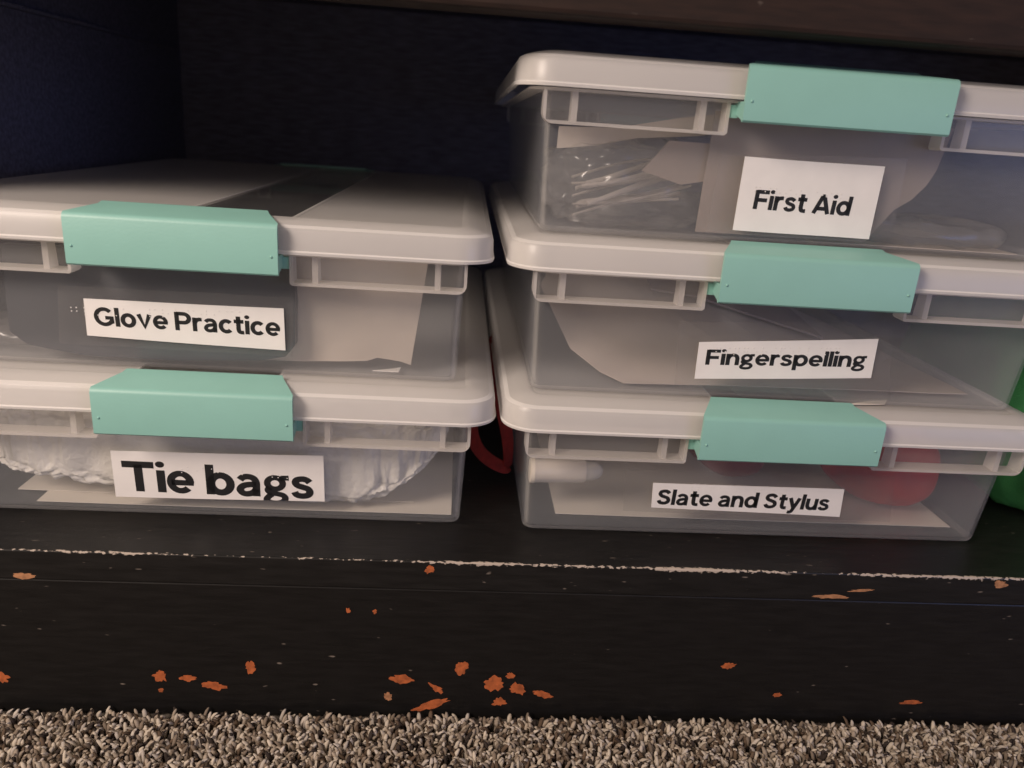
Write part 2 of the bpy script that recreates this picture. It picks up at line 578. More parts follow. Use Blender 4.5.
def body_mesh():
    b = MB()
    T = 0.0014
    rings = []
    for z, ins in ((0, .0035), (.0004, .0018), (.0014, .0005), (.0034, 0), (.02, 0), (.04, 0), (.0612, 0)):
        y0 = front_y(z) + ins
        rings.append(rrect(hw_at(z) - ins, y0, D - y0, .0054 - ins * .4, z, 8))
    rin = []
    for z, ins in ((.0612, T), (.04, T), (.02, T), (.0045, T), (.0024, T + .0008), (.0016, T + .003)):
        y0 = front_y(z) + ins
        rin.append(rrect(hw_at(z) - ins, y0, D - y0, max(.0054 - ins * .9, .003), z, 8))
    b.loft(rings + rin, True, True)
    nr = len(rings[0])
    for i in range(len(b.m)):
        j, k = i % nr, i // nr
        if i < len(b.f) - 2 and k < len(rings) + len(rin) - 1 and ((j % 9) in (3, 4) or k in (1, 2)):
            b.m[i] = 1
    return b.mesh('body', [m_body, m_edge], 50)


def rim_flange_mesh():
    """flat flange turned out from the top of the tub, all the way round under the lid"""
    b = MB()
    yi = front_y(.061)
    a = [rrect(hw_at(.061) - .0003, yi + .0003, D - yi - .0003, .006, .0612, 8), rrect(.1335, .0048, D - .0048, .014, .0612, 8),
         rrect(.1335, .0048, D - .0048, .014, .0624, 8), rrect(hw_at(.061) - .0003, yi + .0003, D - yi - .0003, .006, .0624, 8)]
    b.loft(a + [a[0]])
    return b.mesh('rim_flange', m_rib, 40)


SY = 0.0046


def rim_panel_mesh():
    """skirt panel hanging below the flange on the front right: clear face, thick lower edge, end walls"""
    b = MB()
    x0, x1, zb, zt = .0478, .1280, .0478, .0612
    r = .0045
    # outline with a rounded outer lower corner
    out = [(x0, zt), (x0, zb + .001), (x0 + .001, zb)]
    for k in range(6):
        a = math.radians(-90 + 90 * k / 5)
        out.append((x1 - r + r * math.cos(a), zb + r + r * math.sin(a)))
    out.append((x1, zt))
    f0 = [(x, SY, z) for x, z in out]
    f1 = [(x, SY + .0011, z) for x, z in out]
    n = len(out)
    b.add(f0 + f1, [tuple(range(n)), tuple(reversed(range(n, 2 * n)))] , 0)
    # thick border strip round the outline, running back to the tub wall
    def inner(p, q=.0014):
        x, z = p
        return (min(max(x, x0 + q), x1 - q), max(z, zb + q))
    ins = [inner(p) for p in out]
    bd = [(x, SY - .0003, z) for x, z in out]
    be = [(x, SY - .0003, z) for x, z in ins]
    yb = lambda z: front_y(z) - .0002
    bf = [(x, yb(z), z) for x, z in out]
    bg_ = [(x, yb(z), z) for x, z in ins]
    b.loft([bd, bf, bg_, be, bd], mi=1, cyc=False)
    return b.mesh('rim_panel', [m_rim, m_rib], 40)


def rib_mesh(x):
    b = MB()
    w = .0013
    z0, z1 = .0490, .0612
    b.hexa([(x - w, SY + .0011, z0), (x + w, SY + .0011, z0), (x + w, front_y(z0) - .0002, z0), (x - w, front_y(z0) - .0002, z0),
            (x - w, SY + .0011, z1), (x + w, SY + .0011, z1), (x + w, front_y(z1) - .0002, z1), (x - w, front_y(z1) - .0002, z1)])
    return b.mesh('rib', m_rib)


def lid_mesh(band):
    b = MB()
    prof = [(.0000, LZ), (-.0004, LZ + .0012), (.0002, LZ + .0018), (.0006, .0722), (.0016, .0741), (.0036, .0752), (.0080, .0765), (.0120, .0774), (.0138, .0775), (.0150, .0773), (.0156, .0771)]
    lidr = lambda i, z: rrect(.14 - i, i, D - i, max(.017 - i * .75, .004), z, 8)
    outer = [lidr(i, z) for i, z in prof]
    inn = [(.0156, .0757), (.0140, .0761), (.0120, .0760), (.0080, .0751), (.0040, .0738), (.0028, .0728), (.0019, .0715), (.0016, LZ)]
    inner = [lidr(i, z) for i, z in inn]
    b.loft(outer[:3], mi=2)
    b.loft(outer[2:5])
    b.loft(outer[4:6], mi=2)
    b.loft(outer[5:])
    b.loft(inner)
    b.loft([outer[0], inner[-1]])
    # recessed centre panel in three strips: frosted, clear band, frosted
    i = .0156
    x0, x1 = band
    h, y0, y1 = .14 - i, i, D - i
    for zz in (.0771, .0757):
        ring = lidr(i, zz)
        L = [p for p in ring if p[0] < x0]
        Rr = [p for p in ring if p[0] > x1]
        lo = len(Rr) // 2
        b.add([(x1, y0, zz)] + Rr + [(x1, y1, zz)], [tuple(range(len(Rr) + 2))], 0)
        b.add([(x0, y1, zz)] + L + [(x0, y0, zz)], [tuple(range(len(L) + 2))], 0)
        b.add([(x0, y0, zz), (x1, y0, zz), (x1, y1, zz), (x0, y1, zz)], [(0, 1, 2, 3)], 1)
    # fine raised lines beside the band
    for x in (x0, x1):
        b.box(x - .0006, x + .0006, y0, y1, .0770, .0774, 0)
    return b.mesh('lid', [m_lid, m_band, m_lidedge], 35)


def latch_mesh():
    b = MB()
    w, zb, zt, yf, th = .0450, .0535, .0762, -.0052, .0016
    c = .0090
    pr = [(yf + .0010, zb), (yf, zb + .0008), (yf - .0002, zt - .0022), (yf + .0005, zt - .0006), (yf + .0018, zt + .0002), (.0130, .0785), (.0148, .0794), (.0160, .0794)]
    pi = [(yf + th + .0006, zb + .0004), (yf + th, zb + .0012), (yf + th, zt - .0028), (yf + th + .0003, zt - .0020), (yf + th + .0012, zt - .0014), (.0132, .0770), (.0148, .0779), (.0160, .0782)]

    def xw(y):
        t = max(0, (y - yf - .002) / (.0160 - yf - .002))
        return w - c * t
    rings = []
    for s in (-1, 1):
        rings.append([(s * xw(y), y, z) for y, z in pr] + [(s * xw(y), y, z) for y, z in reversed(pi)])
    mid = [(0.0, y, z) for y, z in pr] + [(0.0, y, z) for y, z in reversed(pi)]
    b.loft([rings[0], mid, rings[1]])
    n, k = len(pr), len(b.v) - 3 * 2 * len(pr)
    for base, flip in ((k, False), (k + 4 * n, True)):
        for i in range(n - 1):
            q = (base + i, base + i + 1, base + 2 * n - 2 - i, base + 2 * n - 1 - i)
            b.f.append(q if not flip else tuple(reversed(q)))
            b.m.append(0)
    # side cheeks reaching back to the rim below the lid, hinge pins and pin dimples
    for s in (-1, 1):
        x0, x1 = sorted((s * (w - .0002), s * (w - .0018)))
        b.hexa([(x0, yf + th - .0002, zb + .0006), (x1, yf + th - .0002, zb + .0006), (x1, .0050, zb + .0030), (x0, .0050, zb + .0030),
                (x0, yf + th - .0002, .0618), (x1, yf + th - .0002, .0618), (x1, .0085, .0618), (x0, .0085, .0618)])
        b.dome((s * .0422, yf + .00005, .0620), .0007)
        px0, px1 = sorted((s * (w - .001), s * (w + .0024)))
        b.box(px0, px1, .0052, .0092, .0552, .0605)
    b.box(-w + .002, w - .002, .0052, .0088, .0556, .0602)
    return b.mesh('latch', m_mint, 50)


def emblem_mesh(cx, cy):
    b = MB()
    n = 32
    ring = lambda k, z: [(cx + (.0130 - k) * math.cos(2 * math.pi * i / n), cy + (.0075 - k) * math.sin(2 * math.pi * i / n), z) for i in range(n)]
    b.loft([ring(0, .0770), ring(.0002, .0773), ring(.0007, .0773), ring(.0009, .0770)])
    return b.mesh('lid_emblem', m_rim)


ME_BODY, ME_FLANGE, ME_PANEL, ME_LATCH = body_mesh(), rim_flange_mesh(), rim_panel_mesh(), latch_mesh()
ME_RIBS = [rib_mesh(x) for x in (.0590, .1145)]
ME_LID = lid_mesh((-.034, .034))
FLIP_X = Matrix.Diagonal((-1, 1, 1, 1))


def mirrored(me, name):
    m2 = me.copy()
    m2.name = name
    m2.transform(FLIP_X)
    m2.flip_normals()
    return m2


ME_PANEL_L = mirrored(ME_PANEL, 'rim_panel')
ME_RIBS_L = [mirrored(m, 'rib') for m in ME_RIBS]
BACK = Matrix.Translation((0, D, 0)) @ Matrix.Rotation(math.pi, 4, 'Z')


def arc(cx, cy, rx, ry, a0, a1, n=14):
    return [(cx + rx * math.cos(math.radians(a0 + (a1 - a0) * k / n)), cy + ry * math.sin(math.radians(a0 + (a1 - a0) * k / n))) for k in range(n + 1)]


def smooth_line(pts, n=5):
    sm = []
    for i in range(len(pts) - 1):
        q = [Vector(pts[max(i - 1, 0)]), Vector(pts[i]), Vector(pts[i + 1]), Vector(pts[min(i + 2, len(pts) - 1)])]
        for k in range(n):
            t = k / n
            v = 0.5 * ((2 * q[1]) + (q[2] - q[0]) * t + (2 * q[0] - 5 * q[1] + 4 * q[2] - q[3]) * t * t + (3 * q[1] - q[0] - 3 * q[2] + q[3]) * t ** 3)
            sm.append((v.x, v.y))
    return sm + [tuple(pts[-1])]


ES = smooth_line([(.47, .56), (.39, .64), (.28, .67), (.14, .63), (.10, .53), (.16, .44), (.28, .39), (.42, .33), (.47, .22), (.42, .12), (.28, .075), (.13, .11), (.07, .21)])
XH = .75
# bold grotesque letters as centre lines, capital height 1: (width, strokes)
GLYPH = {
    'T': (.80, [[(0, .91), (.80, .91)], [(.40, .91), (.40, 0)]]),
    'i': (.17, [[(.085, 0), (.085, XH)], 'dot']),
    'e': (.66, [[(.10, .36), (.575, .36)] + arc(.33, .375, .25, .295, 5, 318, 22)]),
    'b': (.69, [[(.085, 0), (.085, 1.02)], arc(.355, .375, .25, .295, 0, 360, 24)]),
    'd': (.69, [[(.605, 0), (.605, 1.02)], arc(.335, .375, .25, .295, 0, 360, 24)]),
    'p': (.69, [[(.085, -.28), (.085, XH)], arc(.355, .375, .25, .295, 0, 360, 24)]),
    'a': (.62, [smooth_line([(.09, .55), (.17, .64), (.30, .67), (.44, .62), (.505, .48), (.505, .30)]) + [(.505, 0)],
                smooth_line([(.505, .41), (.34, .40), (.17, .35), (.085, .22), (.15, .10), (.28, .075), (.42, .13), (.505, .25)])]),
    'g': (.66, [arc(.30, .48, .20, .195, 0, 360, 22), [(.42, .60), (.50, .67), (.66, .68)],
                smooth_line([(.17, .34), (.11, .25), (.16, .16), (.34, .12), (.50, .07), (.555, -.04), (.48, -.16), (.30, -.205), (.12, -.17), (.07, -.08), (.14, .03), (.22, .10)])]),
    's': (.55, [ES]),
    'S': (.70, [[(x * 1.26, y * 1.335 + .0) for x, y in ES]]),
    'G': (.88, [arc(.46, .50, .365, .415, 42, 318, 26) + [(.785, .24), (.785, .45), (.50, .45)]]),
    'l': (.17, [[(.085, 0), (.085, 1.02)]]),
    'o': (.67, [arc(.335, .375, .25, .295, 0, 360, 24)]),
    'v': (.64, [[(.075, XH), (.32, .06), (.565, XH)]]),
    'P': (.73, [[(.085, 0), (.085, 1)], [(.085, .915), (.40, .915)] + arc(.40, .675, .24, .24, 90, -90) + [(.085, .435)]]),
    'r': (.43, [[(.085, 0), (.085, XH)], smooth_line([(.085, .42), (.14, .57), (.25, .65), (.42, .665)])]),
    'c': (.62, [arc(.335, .375, .25, .295, 42, 318, 22)]),
    't': (.45, [[(.20, .95), (.20, .25)] + smooth_line([(.20, .25), (.24, .12), (.34, .08), (.45, .085)]), [(.0, .675), (.44, .675)]]),
    'n': (.62, [[(.085, 0), (.085, XH)], smooth_line([(.085, .42), (.16, .59), (.31, .67), (.47, .61), (.535, .44)]) + [(.535, 0)]]),
    'u': (.62, [[(.535, XH), (.535, 0)], [(.085, XH)] + smooth_line([(.085, .31), (.15, .14), (.31, .08), (.46, .16), (.535, .33)])]),
    'y': (.64, [[(.075, XH), (.33, .06)], [(.565, XH), (.31, .02)] + smooth_line([(.31, .02), (.25, -.13), (.16, -.19), (.04, -.185)])]),
    'F': (.66, [[(.085, 0), (.085, 1)], [(.085, .915), (.66, .915)], [(.085, .49), (.60, .49)]]),
    'A': (.84, [[(.075, 0), (.385, .93)], [(.765, 0), (.455, .93)], [(.355, .93), (.485, .93)], [(.20, .27), (.64, .27)]]),
}


def stroke(b, pts, w):
    P = [Vector(p) for p in pts]
    closed = (P[0] - P[-1]).length < 1e-4
    n = len(P)
    Lf, Rt = [], []
    for i, p in enumerate(P):
        a = P[i - 1] if i else (P[-2] if closed else None)
        c = P[i + 1] if i < n - 1 else (P[1] if closed else None)
        d1 = (p - a).normalized() if a is not None and (p - a).length > 1e-9 else None
        d2 = (c - p).normalized() if c is not None and (c - p).length > 1e-9 else None
        d = ((d1 or d2) + (d2 or d1))
        d = d.normalized() if d.length > 1e-6 else (d1 or d2)
        nn = Vector((-d.y, d.x))
        k = 1.0
        if d1 and d2:
            k = 1 / max(.80, Vector((-d1.y, d1.x)).dot(nn))
        Lf.append(p + nn * w * k)
        Rt.append(p - nn * w * k)
    b.add([(v.x, 0, v.y) for v in Lf + Rt], [(i, i + 1, n + i + 1, n + i) for i in range(n - 1)])


def make_text(s, p0, p1, cap, weight):
    """flat print on the paper: p0 baseline left, p1 baseline right, cap = capital height"""
    b = MB()
    x = 0.0
    gap = .072
    spans = []
    for ch in s:
        if ch == ' ':
            x += .27
            continue
        wd, strokes = GLYPH[ch]
        n0 = len(b.v)
        for st in strokes:
            if st == 'dot':
                b.add([(v[0], 0, v[1]) for v in arc(.085, .945, .115, .105, 0, 337.5, 15)], [tuple(range(16))])
            else:
                stroke(b, st, weight * (.80 if ch == 'g' else .90 if ch in 'aes' else 1))
        for i in range(n0, len(b.v)):
            b.v[i] = (b.v[i][0] + x, 0, b.v[i][2])
        x += wd + gap
    tot = x - gap
    p0, p1 = Vector(p0), Vector(p1)
    e = (p1 - p0) / tot
    up = Vector((-e.y, e.x)).normalized() * cap
    v = [p0 + e * q[0] + up * q[2] for q in b.v]
    me = bpy.data.meshes.new('lettering')
    me.from_pydata([(q.x, 0, q.y) for q in v], [], b.f)
    return me


BR = {'a': '1', 'b': '12', 'c': '14', 'd': '145', 'e': '15', 'f': '124', 'g': '1245', 'h': '125', 'i': '24', 'j': '245', 'k': '13', 'l': '123', 'm': '134',
      'n': '1345', 'o': '135', 'p': '1234', 'q': '12345', 'r': '1235', 's': '234', 't': '2345', 'u': '136', 'v': '1236', 'w': '2456', 'x': '1346', 'y': '13456', 'z': '1356'}


def quad_plate(parent, name, q, off, th, mat, wave=0.0, seed=0):
    """thin plate following the tapered front wall; q = four (x, z) corners from the upper left, clockwise"""
    nx = 12
    b = MB()
    rings = []
    for side in (0, 1):
        for v in (0, 1):
            row = []
            for i in range(nx + 1):
                t = i / nx
                a, c = (q[0], q[1]) if v == 0 else (q[3], q[2])
                x, z = a[0] + (c[0] - a[0]) * t, a[1] + (c[1] - a[1]) * t
                z += wave * math.sin(t * 5 + seed + v)
                row.append((x, front_y(z) - off - (0 if side == 0 else th), z))
            rings.append(row)
    order = [rings[0], rings[1], rings[3], rings[2], rings[0]]
    b.loft(order, cyc=False)
    k = nx + 1
    b.f += [(0, 2 * k, 3 * k, k), tuple(reversed((nx, nx + 2 * k, nx + 3 * k, nx + k)))]
    b.m += [0, 0]
    return b.build(name, mat, parent)


def storage_box(key, loc, rz, label, text, quad, tl, bl, br_, bra, tape=None, band=None, clip_z=None, bold=0.101):
    root = thing('storage_box', label, 'box', loc, rz, 'clear plastic boxes with mint latches')
    body = link('body', ME_BODY, root)
    link('rim_flange', ME_FLANGE, body)
    for T in (Matrix.Identity(4), BACK):
        for me in (ME_PANEL, ME_PANEL_L):
            link('rim_panel', me, body).matrix_local = T
        for me in ME_RIBS + ME_RIBS_L:
            link('rib', me, body).matrix_local = T
    lid = link('lid', ME_LID if band is None else lid_mesh(band), root)
    em = (0.0, 0.19) if band is None else ((band[0] + band[1]) / 2, 0.10)
    link('lid_emblem', emblem_mesh(*em), lid)
    link('latch', ME_LATCH, root)
    link('latch', ME_LATCH, root).matrix_local = BACK
    if tape:
        quad_plate(root, 'clear_tape', tape, .0003, .00008, m_tape)['label'] = 'strip of clear film behind the label'
    lab = quad_plate(root, 'paper_label', quad, .0006, .00022, m_label, .00012, len(text))
    lab['label'] = 'white paper label reading ' + text
    cap = tl[1] - bl[1]
    me = make_text(text, bl, br_, cap, bold)
    bm = bmesh.new()
    bm.from_mesh(me)
    if clip_z is not None:      # the print runs off the cut edge of the paper
        (xa, za), (xb, zb_) = clip_z
        nrm = Vector((-(zb_ - za), 0, xb - xa)).normalized()
        bmesh.ops.bisect_plane(bm, geom=list(bm.verts) + list(bm.edges) + list(bm.faces), plane_co=(xa, 0, za), plane_no=nrm, clear_inner=True)
    for v in bm.verts:
        v.co.y = front_y(v.co.z) - .00092
    bm.to_mesh(me)
    bm.free()
    me.materials.clear()
    me.materials.append(m_ink)
    link('lettering', me, lab)
    # braille dots pressed through clear film over the label
    (x0, z0), (x1, z1) = bra
    b = MB()
    n = len(text)
    for i, ch in enumerate(text.lower()):
        for dch in BR.get(ch, ''):
            dnum = int(dch) - 1
            cw = (x1 - x0) / n
            x = x0 + (i + 0.2) * cw + (dnum // 3) * cw * 0.4
            z = z0 + (z1 - z0) * (x - x0) / (x1 - x0) - (dnum % 3) * .0017 + .0017
            b.dome((x, front_y(z) - .0009, z), .00034, (0, -1, 0), 0.5, 6)
    o = b.build('braille_dots', m_dot, lab, 60)
    o['kind'] = 'stuff'
    return root


def rad(d):
    return math.radians(d)


P = 0.0774
LB = storage_box('LB', (-.1362, .0001, 0.0003), rad(.07), 'clear storage box labelled Tie bags, on the black shelf under the left stack', 'Tie bags',
                 [(-.0473, .0370), (.0556, .0387), (.0556, .0120), (-.0480, .0108)], (-.0428, .0315), (-.0431, .0146), (.0498, .0136), ((-.0157, .0281), (.0432, .0247)),
                 clip_z=((-.0480, .0109), (.0553, .0121)), bold=0.108)
LT = storage_box('LT', (-.1416, .0030, P + .0005), rad(-.3), 'clear storage box labelled Glove Practice, on top of the left stack', 'Glove Practice',
                 [(-.0488, .0341), (.0425, .0345), (.0424, .0132), (-.0497, .0159)], (-.0444, .0304), (-.0452, .0213), (.0403, .0205), ((-.0562, .0278), (.0266, .0301)),
                 tape=[(-.0596, .0399), (.0470, .0400), (.0456, .0102), (-.0635, .0111)], band=(-.002, .048), bold=0.101)
RB = storage_box('RB', (.1466, -.0026, 0.0003), rad(.25), 'clear storage box labelled Slate and Stylus, on the black shelf under the right stack', 'Slate and Stylus',
                 [(-.0597, .0318), (.0423, .0319), (.0440, .0149), (-.0585, .0171)], (-.0576, .0282), (-.0562, .0190), (.0362, .0187), ((-.0396, .0303), (.0142, .0300)),
                 tape=[(-.0748, .0384), (.0678, .0408), (.0728, .0126), (-.0730, .0141)], bold=0.101)
RM = storage_box('RM', (.1445, -.0036, P + .0005), rad(-.25), 'clear storage box labelled Fingerspelling, in the middle of the right stack', 'Fingerspelling',
                 [(-.0445, .0298), (.0439, .0364), (.0456, .0155), (-.0436, .0106)], (-.0409, .0263), (-.0395, .0184), (.0408, .0213), ((-.0363, .0255), (.0274, .0290)),
                 tape=[(-.0555, .0395), (.0480, .0450), (.0593, .0039), (-.0530, .0057)], bold=0.101)
RT = storage_box('RT', (.1427, -.0050, 2 * P + .0007), rad(-.5), 'clear storage box labelled First Aid, topmost of the right stack', 'First Aid',
                 [(-.0350, .0396), (.0301, .0393), (.0313, .0061), (-.0344, .0066)], (-.0278, .0254), (-.0269, .0168), (.0188, .0164), ((-.0284, .0250), (.0149, .0242)),
                 tape=[(-.0458, .0400), (.0398, .0435), (.0425, .0076), (-.0466, .0054)], bold=0.101)
bpy.context.view_layer.update()

# ------------------------------------------------------------------ things inside the boxes
FLOORZ = 0.0020      # inside floor of a tub, above its base


def place(o, box, label, cat, group=None):
    o.location = box.location
    o.rotation_euler = box.rotation_euler
    return tag(o, label, cat, group)


def lying_sheet(name, poly, z, th, mat, box, label, cat='paper', curl=None, group=None):
    """flat sheet of paper on the box floor from an outline, with its own thickness"""
    bm = bmesh.new()
    vs = [bm.verts.new((x, y, 0)) for x, y in poly]
    bm.faces.new(vs)
    bmesh.ops.triangulate(bm, faces=bm.faces)
    bmesh.ops.subdivide_edges(bm, edges=list(bm.edges), cuts=3, use_grid_fill=True)
    bmesh.ops.triangulate(bm, faces=bm.faces)
    for v in bm.verts:
        v.co.z = z + (curl(v.co.x, v.co.y) if curl else 0)
    geom = bmesh.ops.extrude_face_region(bm, geom=list(bm.faces))
    for g in geom['geom']:
        if isinstance(g, bmesh.types.BMVert):
            g.co.z += th
    bmesh.ops.recalc_face_normals(bm, faces=bm.faces)
    me = bpy.data.meshes.new(name)
    bm.to_mesh(me)
    bm.free()
    me.materials.append(mat)
    return place(link(name, me), box, label, cat, group)


def standing_sheet(name, outline, gap, th, mat, box, label, cat, wav=0.0):
    """sheet standing behind the front wall; outline of (x, z); gap = distance behind the outer wall face"""
    bm = bmesh.new()
    vs = [bm.verts.new((x, 0, z)) for x, z in outline]
    bm.faces.new(vs)
    bmesh.ops.triangulate(bm, faces=bm.faces)
    bmesh.ops.subdivide_edges(bm, edges=list(bm.edges), cuts=3, use_grid_fill=True)
    bmesh.ops.triangulate(bm, faces=bm.faces)
    for v in bm.verts:
        g = gap(v.co.x, v.co.z) if callable(gap) else gap
        v.co.y = front_y(v.co.z) + g + wav * (1 + noise.noise(Vector((v.co.x * 40, v.co.z * 50, gap if not callable(gap) else 3.3))))
    geom = bmesh.ops.extrude_face_region(bm, geom=list(bm.faces))
    for g in geom['geom']:
        if isinstance(g, bmesh.types.BMVert):
            g.co.y += th
    bmesh.ops.recalc_face_normals(bm, faces=bm.faces)
    me = bpy.data.meshes.new(name)
    bm.to_mesh(me)
    bm.free()
    me.materials.append(mat)
    me.polygons.foreach_set('use_smooth', [True] * len(me.polygons))
    me.set_sharp_from_angle(angle=math.radians(40))
    return place(link(name, me), box, label, cat)


def blob(name, c, r, mat, amp, fr, box=None, label='', cat='', ex=0.6, nu=80, nv=40, floor_z=None, ridged=True, shape=None, parent=None):
    """crumpled soft thing: superellipsoid with folded noise"""
    sg = lambda v, e: math.copysign(abs(v) ** e, v)
    rings = []
    for j in range(nv + 1):
        ph = -math.pi / 2 + math.pi * (j + 0.001) / (nv + 0.002)
        row = []
        for i in range(nu):
            th = 2 * math.pi * i / nu
            d = Vector((sg(math.cos(ph), ex) * sg(math.cos(th), ex), sg(math.cos(ph), ex) * sg(math.sin(th), ex), sg(math.sin(ph), ex)))
            p = Vector((d.x * r[0], d.y * r[1], d.z * r[2])) + Vector(c)
            q = Vector((p.x * fr[0], p.y * fr[1], p.z * fr[2]))
            n1 = noise.noise(q)
            n2 = noise.noise(q * 2.3 + Vector((5, 1, 2)))
            k = (0.7 - 2 * abs(n1)) + 0.5 * (0.6 - 2 * abs(n2)) if ridged else n1 + 0.4 * n2
            dn = d.normalized()
            p += dn * k * amp
            if shape:
                p = shape(p)
            if floor_z is not None:
                p.z = max(p.z, floor_z + 0.0004 * (n2 + 1))
            row.append(p)
        rings.append(row)
    b = MB()
    b.loft(rings, True, True)
    me = b.mesh(name, mat, 80)
    o = link(name, me, parent)
    if box is not None:
        place(o, box, label, cat)
    return o


# --- Tie bags: folded white bags on two cream sheets
lying_sheet('paper_sheet', [(-.0918, .0262), (.0, .0258), (.1205, .0262), (.1195, .33), (-.0918, .33)], FLOORZ, .0003, m_cream, LB,
            'cream paper sheet flat on the floor of the Tie bags box, lower of two')
lying_sheet('paper_sheet', [(-.1069, .0376), (.0, .0360), (.1000, .0380), (.1020, .31), (-.1060, .31)], FLOORZ + .0006, .0003, m_cream, LB,
            'cream paper sheet under the white bags, with its corner sticking out further left')


def boat(p):
    lim = .0036
    if p.x > .060:
        lim = .0036 + .036 * (min(p.x - .060, .058) / .058) ** 2.2
    if p.x < .010:
        lim = .0036 + .0125 * ((.010 - p.x) / .12) ** 1.3
    lim += .0009 * noise.noise(Vector((p.x * 160, p.y * 60, 0)))
    t = min(1, max(0, (.058 - p.z) / .056))
    z2 = lim + (p.z - .003) * (.057 - lim) / .055
    return Vector((max(min(p.x, .1172), -.1172), max(p.y, front_y(p.z) + .0035), min(max(z2, lim), .0570)))


blob('folded_bag_bundle', (0, .164, .030), (.1185, .139, .0265), m_bag, .0030, (150, 60, 190), LB, 'bundle of crinkled white plastic bags filling the Tie bags box', 'bags',
     ex=0.2, nu=560, nv=120, shape=boat)

# --- Glove Practice: dark folder, tan paper, clear wrap
standing_sheet('dark_folder', [(-.084, .057), (-.0853, .041), (-.0872, .015), (-.080, .0085), (-.0534, .0042), (-.01, .0040), (.030, .0062), (.0415, .0090), (.0462, .0150), (.0472, .035), (.0470, .057)],
               .0027, .0055, m_dark, LT, 'dark grey plastic folder standing behind the Glove Practice label', 'folder', .0006)
standing_sheet('paper_bag', [(.02, .0585), (.109, .0585), (.1069, .045), (.1018, .0052), (.097, .0068), (.0905, .0092), (.0850, .0082), (.0800, .0062), (.066, .0052), (.0475, .0042), (.02, .0045)],
               .0100, .0016, m_kraft, LT, 'tan paper with a torn lower edge standing in the Glove Practice box', 'paper', .0012)
blob('plastic_wrap', (-.085, .060, .0085), (.034, .030, .006), m_film, .0022, (60, 60, 90), LT, 'crumpled clear plastic wrap under the dark folder', 'plastic wrap', ex=.7, nu=60, nv=24, floor_z=.0022)
lying_sheet('paper_scrap', [(.083, .0262), (.096, .0262), (.0965, .034), (.093, .031)], FLOORZ, .0004, m_label, LT, 'small white scrap on the floor of the Glove Practice box', 'scrap')

# --- Slate and Stylus: cream sheet, marker, red pouches
lying_sheet('paper_sheet', [(-.1056, .0348), (0, .034), (.1195, .0335), (.1180, .33), (-.1040, .33)], FLOORZ, .0003, m_cream, RB,
            'cream paper sheet flat on the floor of the Slate and Stylus box')
mk = thing('marker', 'ivory marker with rounded cap lying in the Slate and Stylus box', 'marker', RB.location, RB.rotation_euler.z)


def rod(name, xs, y, zs, mat, parent):
    """turned form along x: list of (x, radius)"""
    b = MB()
    n = 20
    rings = []
    for x, r in xs:
        t = (x + .12) / .04
        z = zs[0] + (zs[1] - zs[0]) * t
        rings.append([(x, y + r * math.cos(2 * math.pi * k / n), z + r * math.sin(2 * math.pi * k / n)) for k in range(n)])
    b.loft(rings, True, True)
    return b.build(name, mat, parent, 40)


rod('barrel', [(-.1215, .0060), (-.1210, .0068), (-.1190, .0070), (-.1185, .0066), (-.0935, .0064), (-.0915, .0060)], .0365, (.0267, .0277), m_marker, mk)
rod('cap', [(-.0915, .0052), (-.0890, .0052), (-.0865, .0049), (-.0840, .0040), (-.0823, .0026), (-.0817, .0010)], .0365, (.0267, .0277), m_tip, mk)


def pouch(name, c, r, mat, label, amp=.0012):
    o = blob(name, c, r, mat, amp, (40, 40, 50), RB, label, 'pouch', ex=.75, nu=72, nv=36, floor_z=.0026, ridged=False)
    return o


pouch('zip_pouch', (.0900, .074, .0285), (.0285, .040, .0240), m_red, 'rounded red pouch on the right inside the Slate and Stylus box')
pouch('zip_pouch', (.002, .110, .0310), (.022, .060, .0200), m_darkred, 'narrow dark red pouch behind the Slate and Stylus label')

# --- Fingerspelling: paper sheet with rounded corner, darker card on it
lying_sheet('paper_sheet', [(-.0755, .0309), (.02, .0345), (.1145, .0405), (.1090, .1096), (.1050, .20), (-.098, .16), (-.1138, .115), (-.1100, .0990), (-.1009, .0570), (-.0869, .0390)],
            FLOORZ, .0004, m_grey_paper, RM, curl=lambda x, y: (y - .031) * .38 * max(0, min(1, (.09 - x) / .12)),
            label= 'greyish tan sheet lying in the Fingerspelling box, one corner rounded off')
lying_sheet('grey_card', [(-.048, .110), (.060, .105), (.062, .20), (-.050, .20)], FLOORZ + .0038, .0012, m_mauve, RM,
            'mauve grey card lying on the sheet in the Fingerspelling box', 'card', curl=lambda x, y: (y - .031) * .38 * max(0, min(1, (.09 - x) / .12)))
lying_sheet('paper_scrap', [(.0618, .0269), (.0560, .0190), (.0348, .0165), (.0496, .0232)], P + .0002, .0003, m_cream, RB,
            'narrow slip of paper caught on the lid beside the Slate and Stylus latch', 'scrap')
bpy.data.objects['paper_scrap.001'].location.z += .0006

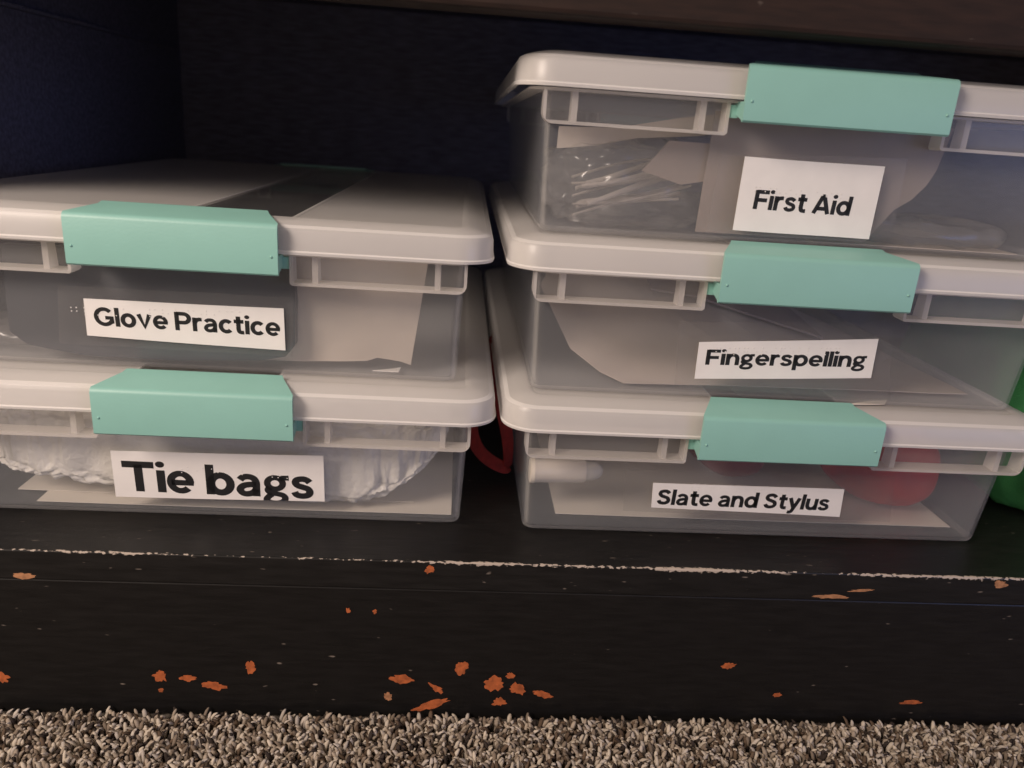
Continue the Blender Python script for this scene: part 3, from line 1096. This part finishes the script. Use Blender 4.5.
# --- First Aid: clear bag of sticks, cards, film
standing_sheet('brown_card', [(-.050, .058), (.0605, .058), (.0588, .0465), (.0574, .0385), (.0545, .0315), (.0495, .0250), (.0425, .0200), (.0370, .0165), (.0330, .0120), (.0320, .0040), (-.050, .0040)],
               .0040, .0010, m_brown, RT, 'grey brown card standing behind the First Aid label', 'card', .0010)
standing_sheet('paper_sheet', [(-.1170, .0370), (-.0980, .0395), (-.0798, .0440), (-.0500, .0470), (-.0340, .0500), (-.0340, .0585), (-.0600, .0545), (-.0900, .0480), (-.1170, .0470)],
               .0230, .0010, m_kraft, RT, 'tan paper strip slanting up near the lid of the First Aid box', 'paper', .002)
blob('clear_bag', (-.078, .066, .0220), (.041, .036, .0205), m_film, .0056, (48, 40, 110), RT, 'crumpled clear plastic bag on the left inside the First Aid box', 'bag', ex=.7, nu=90, nv=44, floor_z=.0022)
for i in range(13):
    b = MB()
    z0 = .0060 + .0015 * i
    x0, x1 = -.106 + .003 * (i % 3), -.054 + .002 * (i % 4)
    y0 = .046 + .0045 * ((i * 2) % 5)
    pts = []
    for k in range(8):
        t = k / 7
        pts.append((x0 + (x1 - x0) * t, y0 + .004 * math.sin(3 * t + i), z0 + (.012 + .0012 * (i % 3)) * t + .0015 * math.sin(4 * t + i)))
    b.tube(pts, .0007 + .0004 * (i % 3), 6)
    place(b.build('stick', m_stick, None, 60), RT, 'thin pale stick in the bundle inside the clear First Aid bag', 'stick', 'thin pale sticks in the clear bag')
standing_sheet('gauze_packet', [(-.0790, .0300), (-.0680, .0440), (-.0480, .0440), (-.0420, .0400), (-.0400, .0290), (-.0600, .0250)], .0050, .0016, m_brown, RT,
               'flat grey brown packet leaning between the sticks and the card in the First Aid box', 'packet', .002)
blob('plastic_wrap', (.074, .056, .0085), (.040, .030, .0065), m_film, .0024, (60, 60, 90), RT, 'crumpled clear film at the right inside the First Aid box', 'plastic wrap', ex=.7, nu=60, nv=24, floor_z=.0022)

lying_sheet('paper_sheet', [(.0100, .0300), (.1120, .0270), (.1150, .1500), (.0100, .1400)], FLOORZ, .0004, m_kraft, RT,
            'tan sheet lying flat at the right on the floor of the First Aid box')
# ------------------------------------------------------------------ red strap between the stacks
def ribbon(name, pts, w, th, mat, wdir):
    pts = [Vector(p) for p in pts]
    # smooth by Catmull-Rom
    sm = []
    for i in range(len(pts) - 1):
        p0, p1, p2, p3 = pts[max(i - 1, 0)], pts[i], pts[i + 1], pts[min(i + 2, len(pts) - 1)]
        for k in range(6):
            t = k / 6
            sm.append(0.5 * ((2 * p1) + (p2 - p0) * t + (2 * p0 - 5 * p1 + 4 * p2 - p3) * t * t + (3 * p1 - p0 - 3 * p2 + p3) * t ** 3))
    sm.append(pts[-1])
    rings = []
    for i, p in enumerate(sm):
        t = (sm[min(i + 1, len(sm) - 1)] - sm[max(i - 1, 0)]).normalized()
        wd = Vector(wdir)
        wd = (wd - t * wd.dot(t)).normalized()
        n = t.cross(wd)
        rings.append([p + wd * w / 2 + n * th / 2, p - wd * w / 2 + n * th / 2, p - wd * w / 2 - n * th / 2, p + wd * w / 2 - n * th / 2])
    b = MB()
    b.loft(rings, True, True)
    return b.build(name, mat, None, 50)


tag(ribbon('strap', [(-.0010, .150, .060), (-.0040, .105, .050), (-.0062, .085, .034), (-.0035, .080, .022), (.0040, .080, .0125), (.0145, .080, .0070), (.0168, .081, .0100),
                     (.0158, .083, .0240), (.0120, .090, .040), (.0080, .110, .056), (.0060, .160, .066)], .0075, .0011, m_strap, (0.35, 0.45, 0.8)),
    'red webbing strap hanging in a loop between the two stacks', 'strap')

# ------------------------------------------------------------------ green cloth bag at the right
gb = thing('cloth_bag', 'green cloth bag slumped on the shelf to the right of the right stack', 'bag', (.392, .122, 0))
def slump(p):
    if p.z < .03:
        k = (.03 - p.z) / .03
        p.x *= 1 - .05 * k
        p.y *= 1 - .06 * k
    return p


blob('bag_body', (0, 0, .054), (.084, .086, .0575), m_green, .006, (22, 22, 16), ex=.36, nu=96, nv=48, floor_z=.0006, parent=gb, shape=slump)
hb = MB()
hb.tube([(-.04 + .08 * k / 14, -.06 + .01 * math.sin(k), .106 + .020 * math.sin(math.pi * k / 14)) for k in range(15)], .004, 8)
hb.build('handle', m_green, gb, 60)
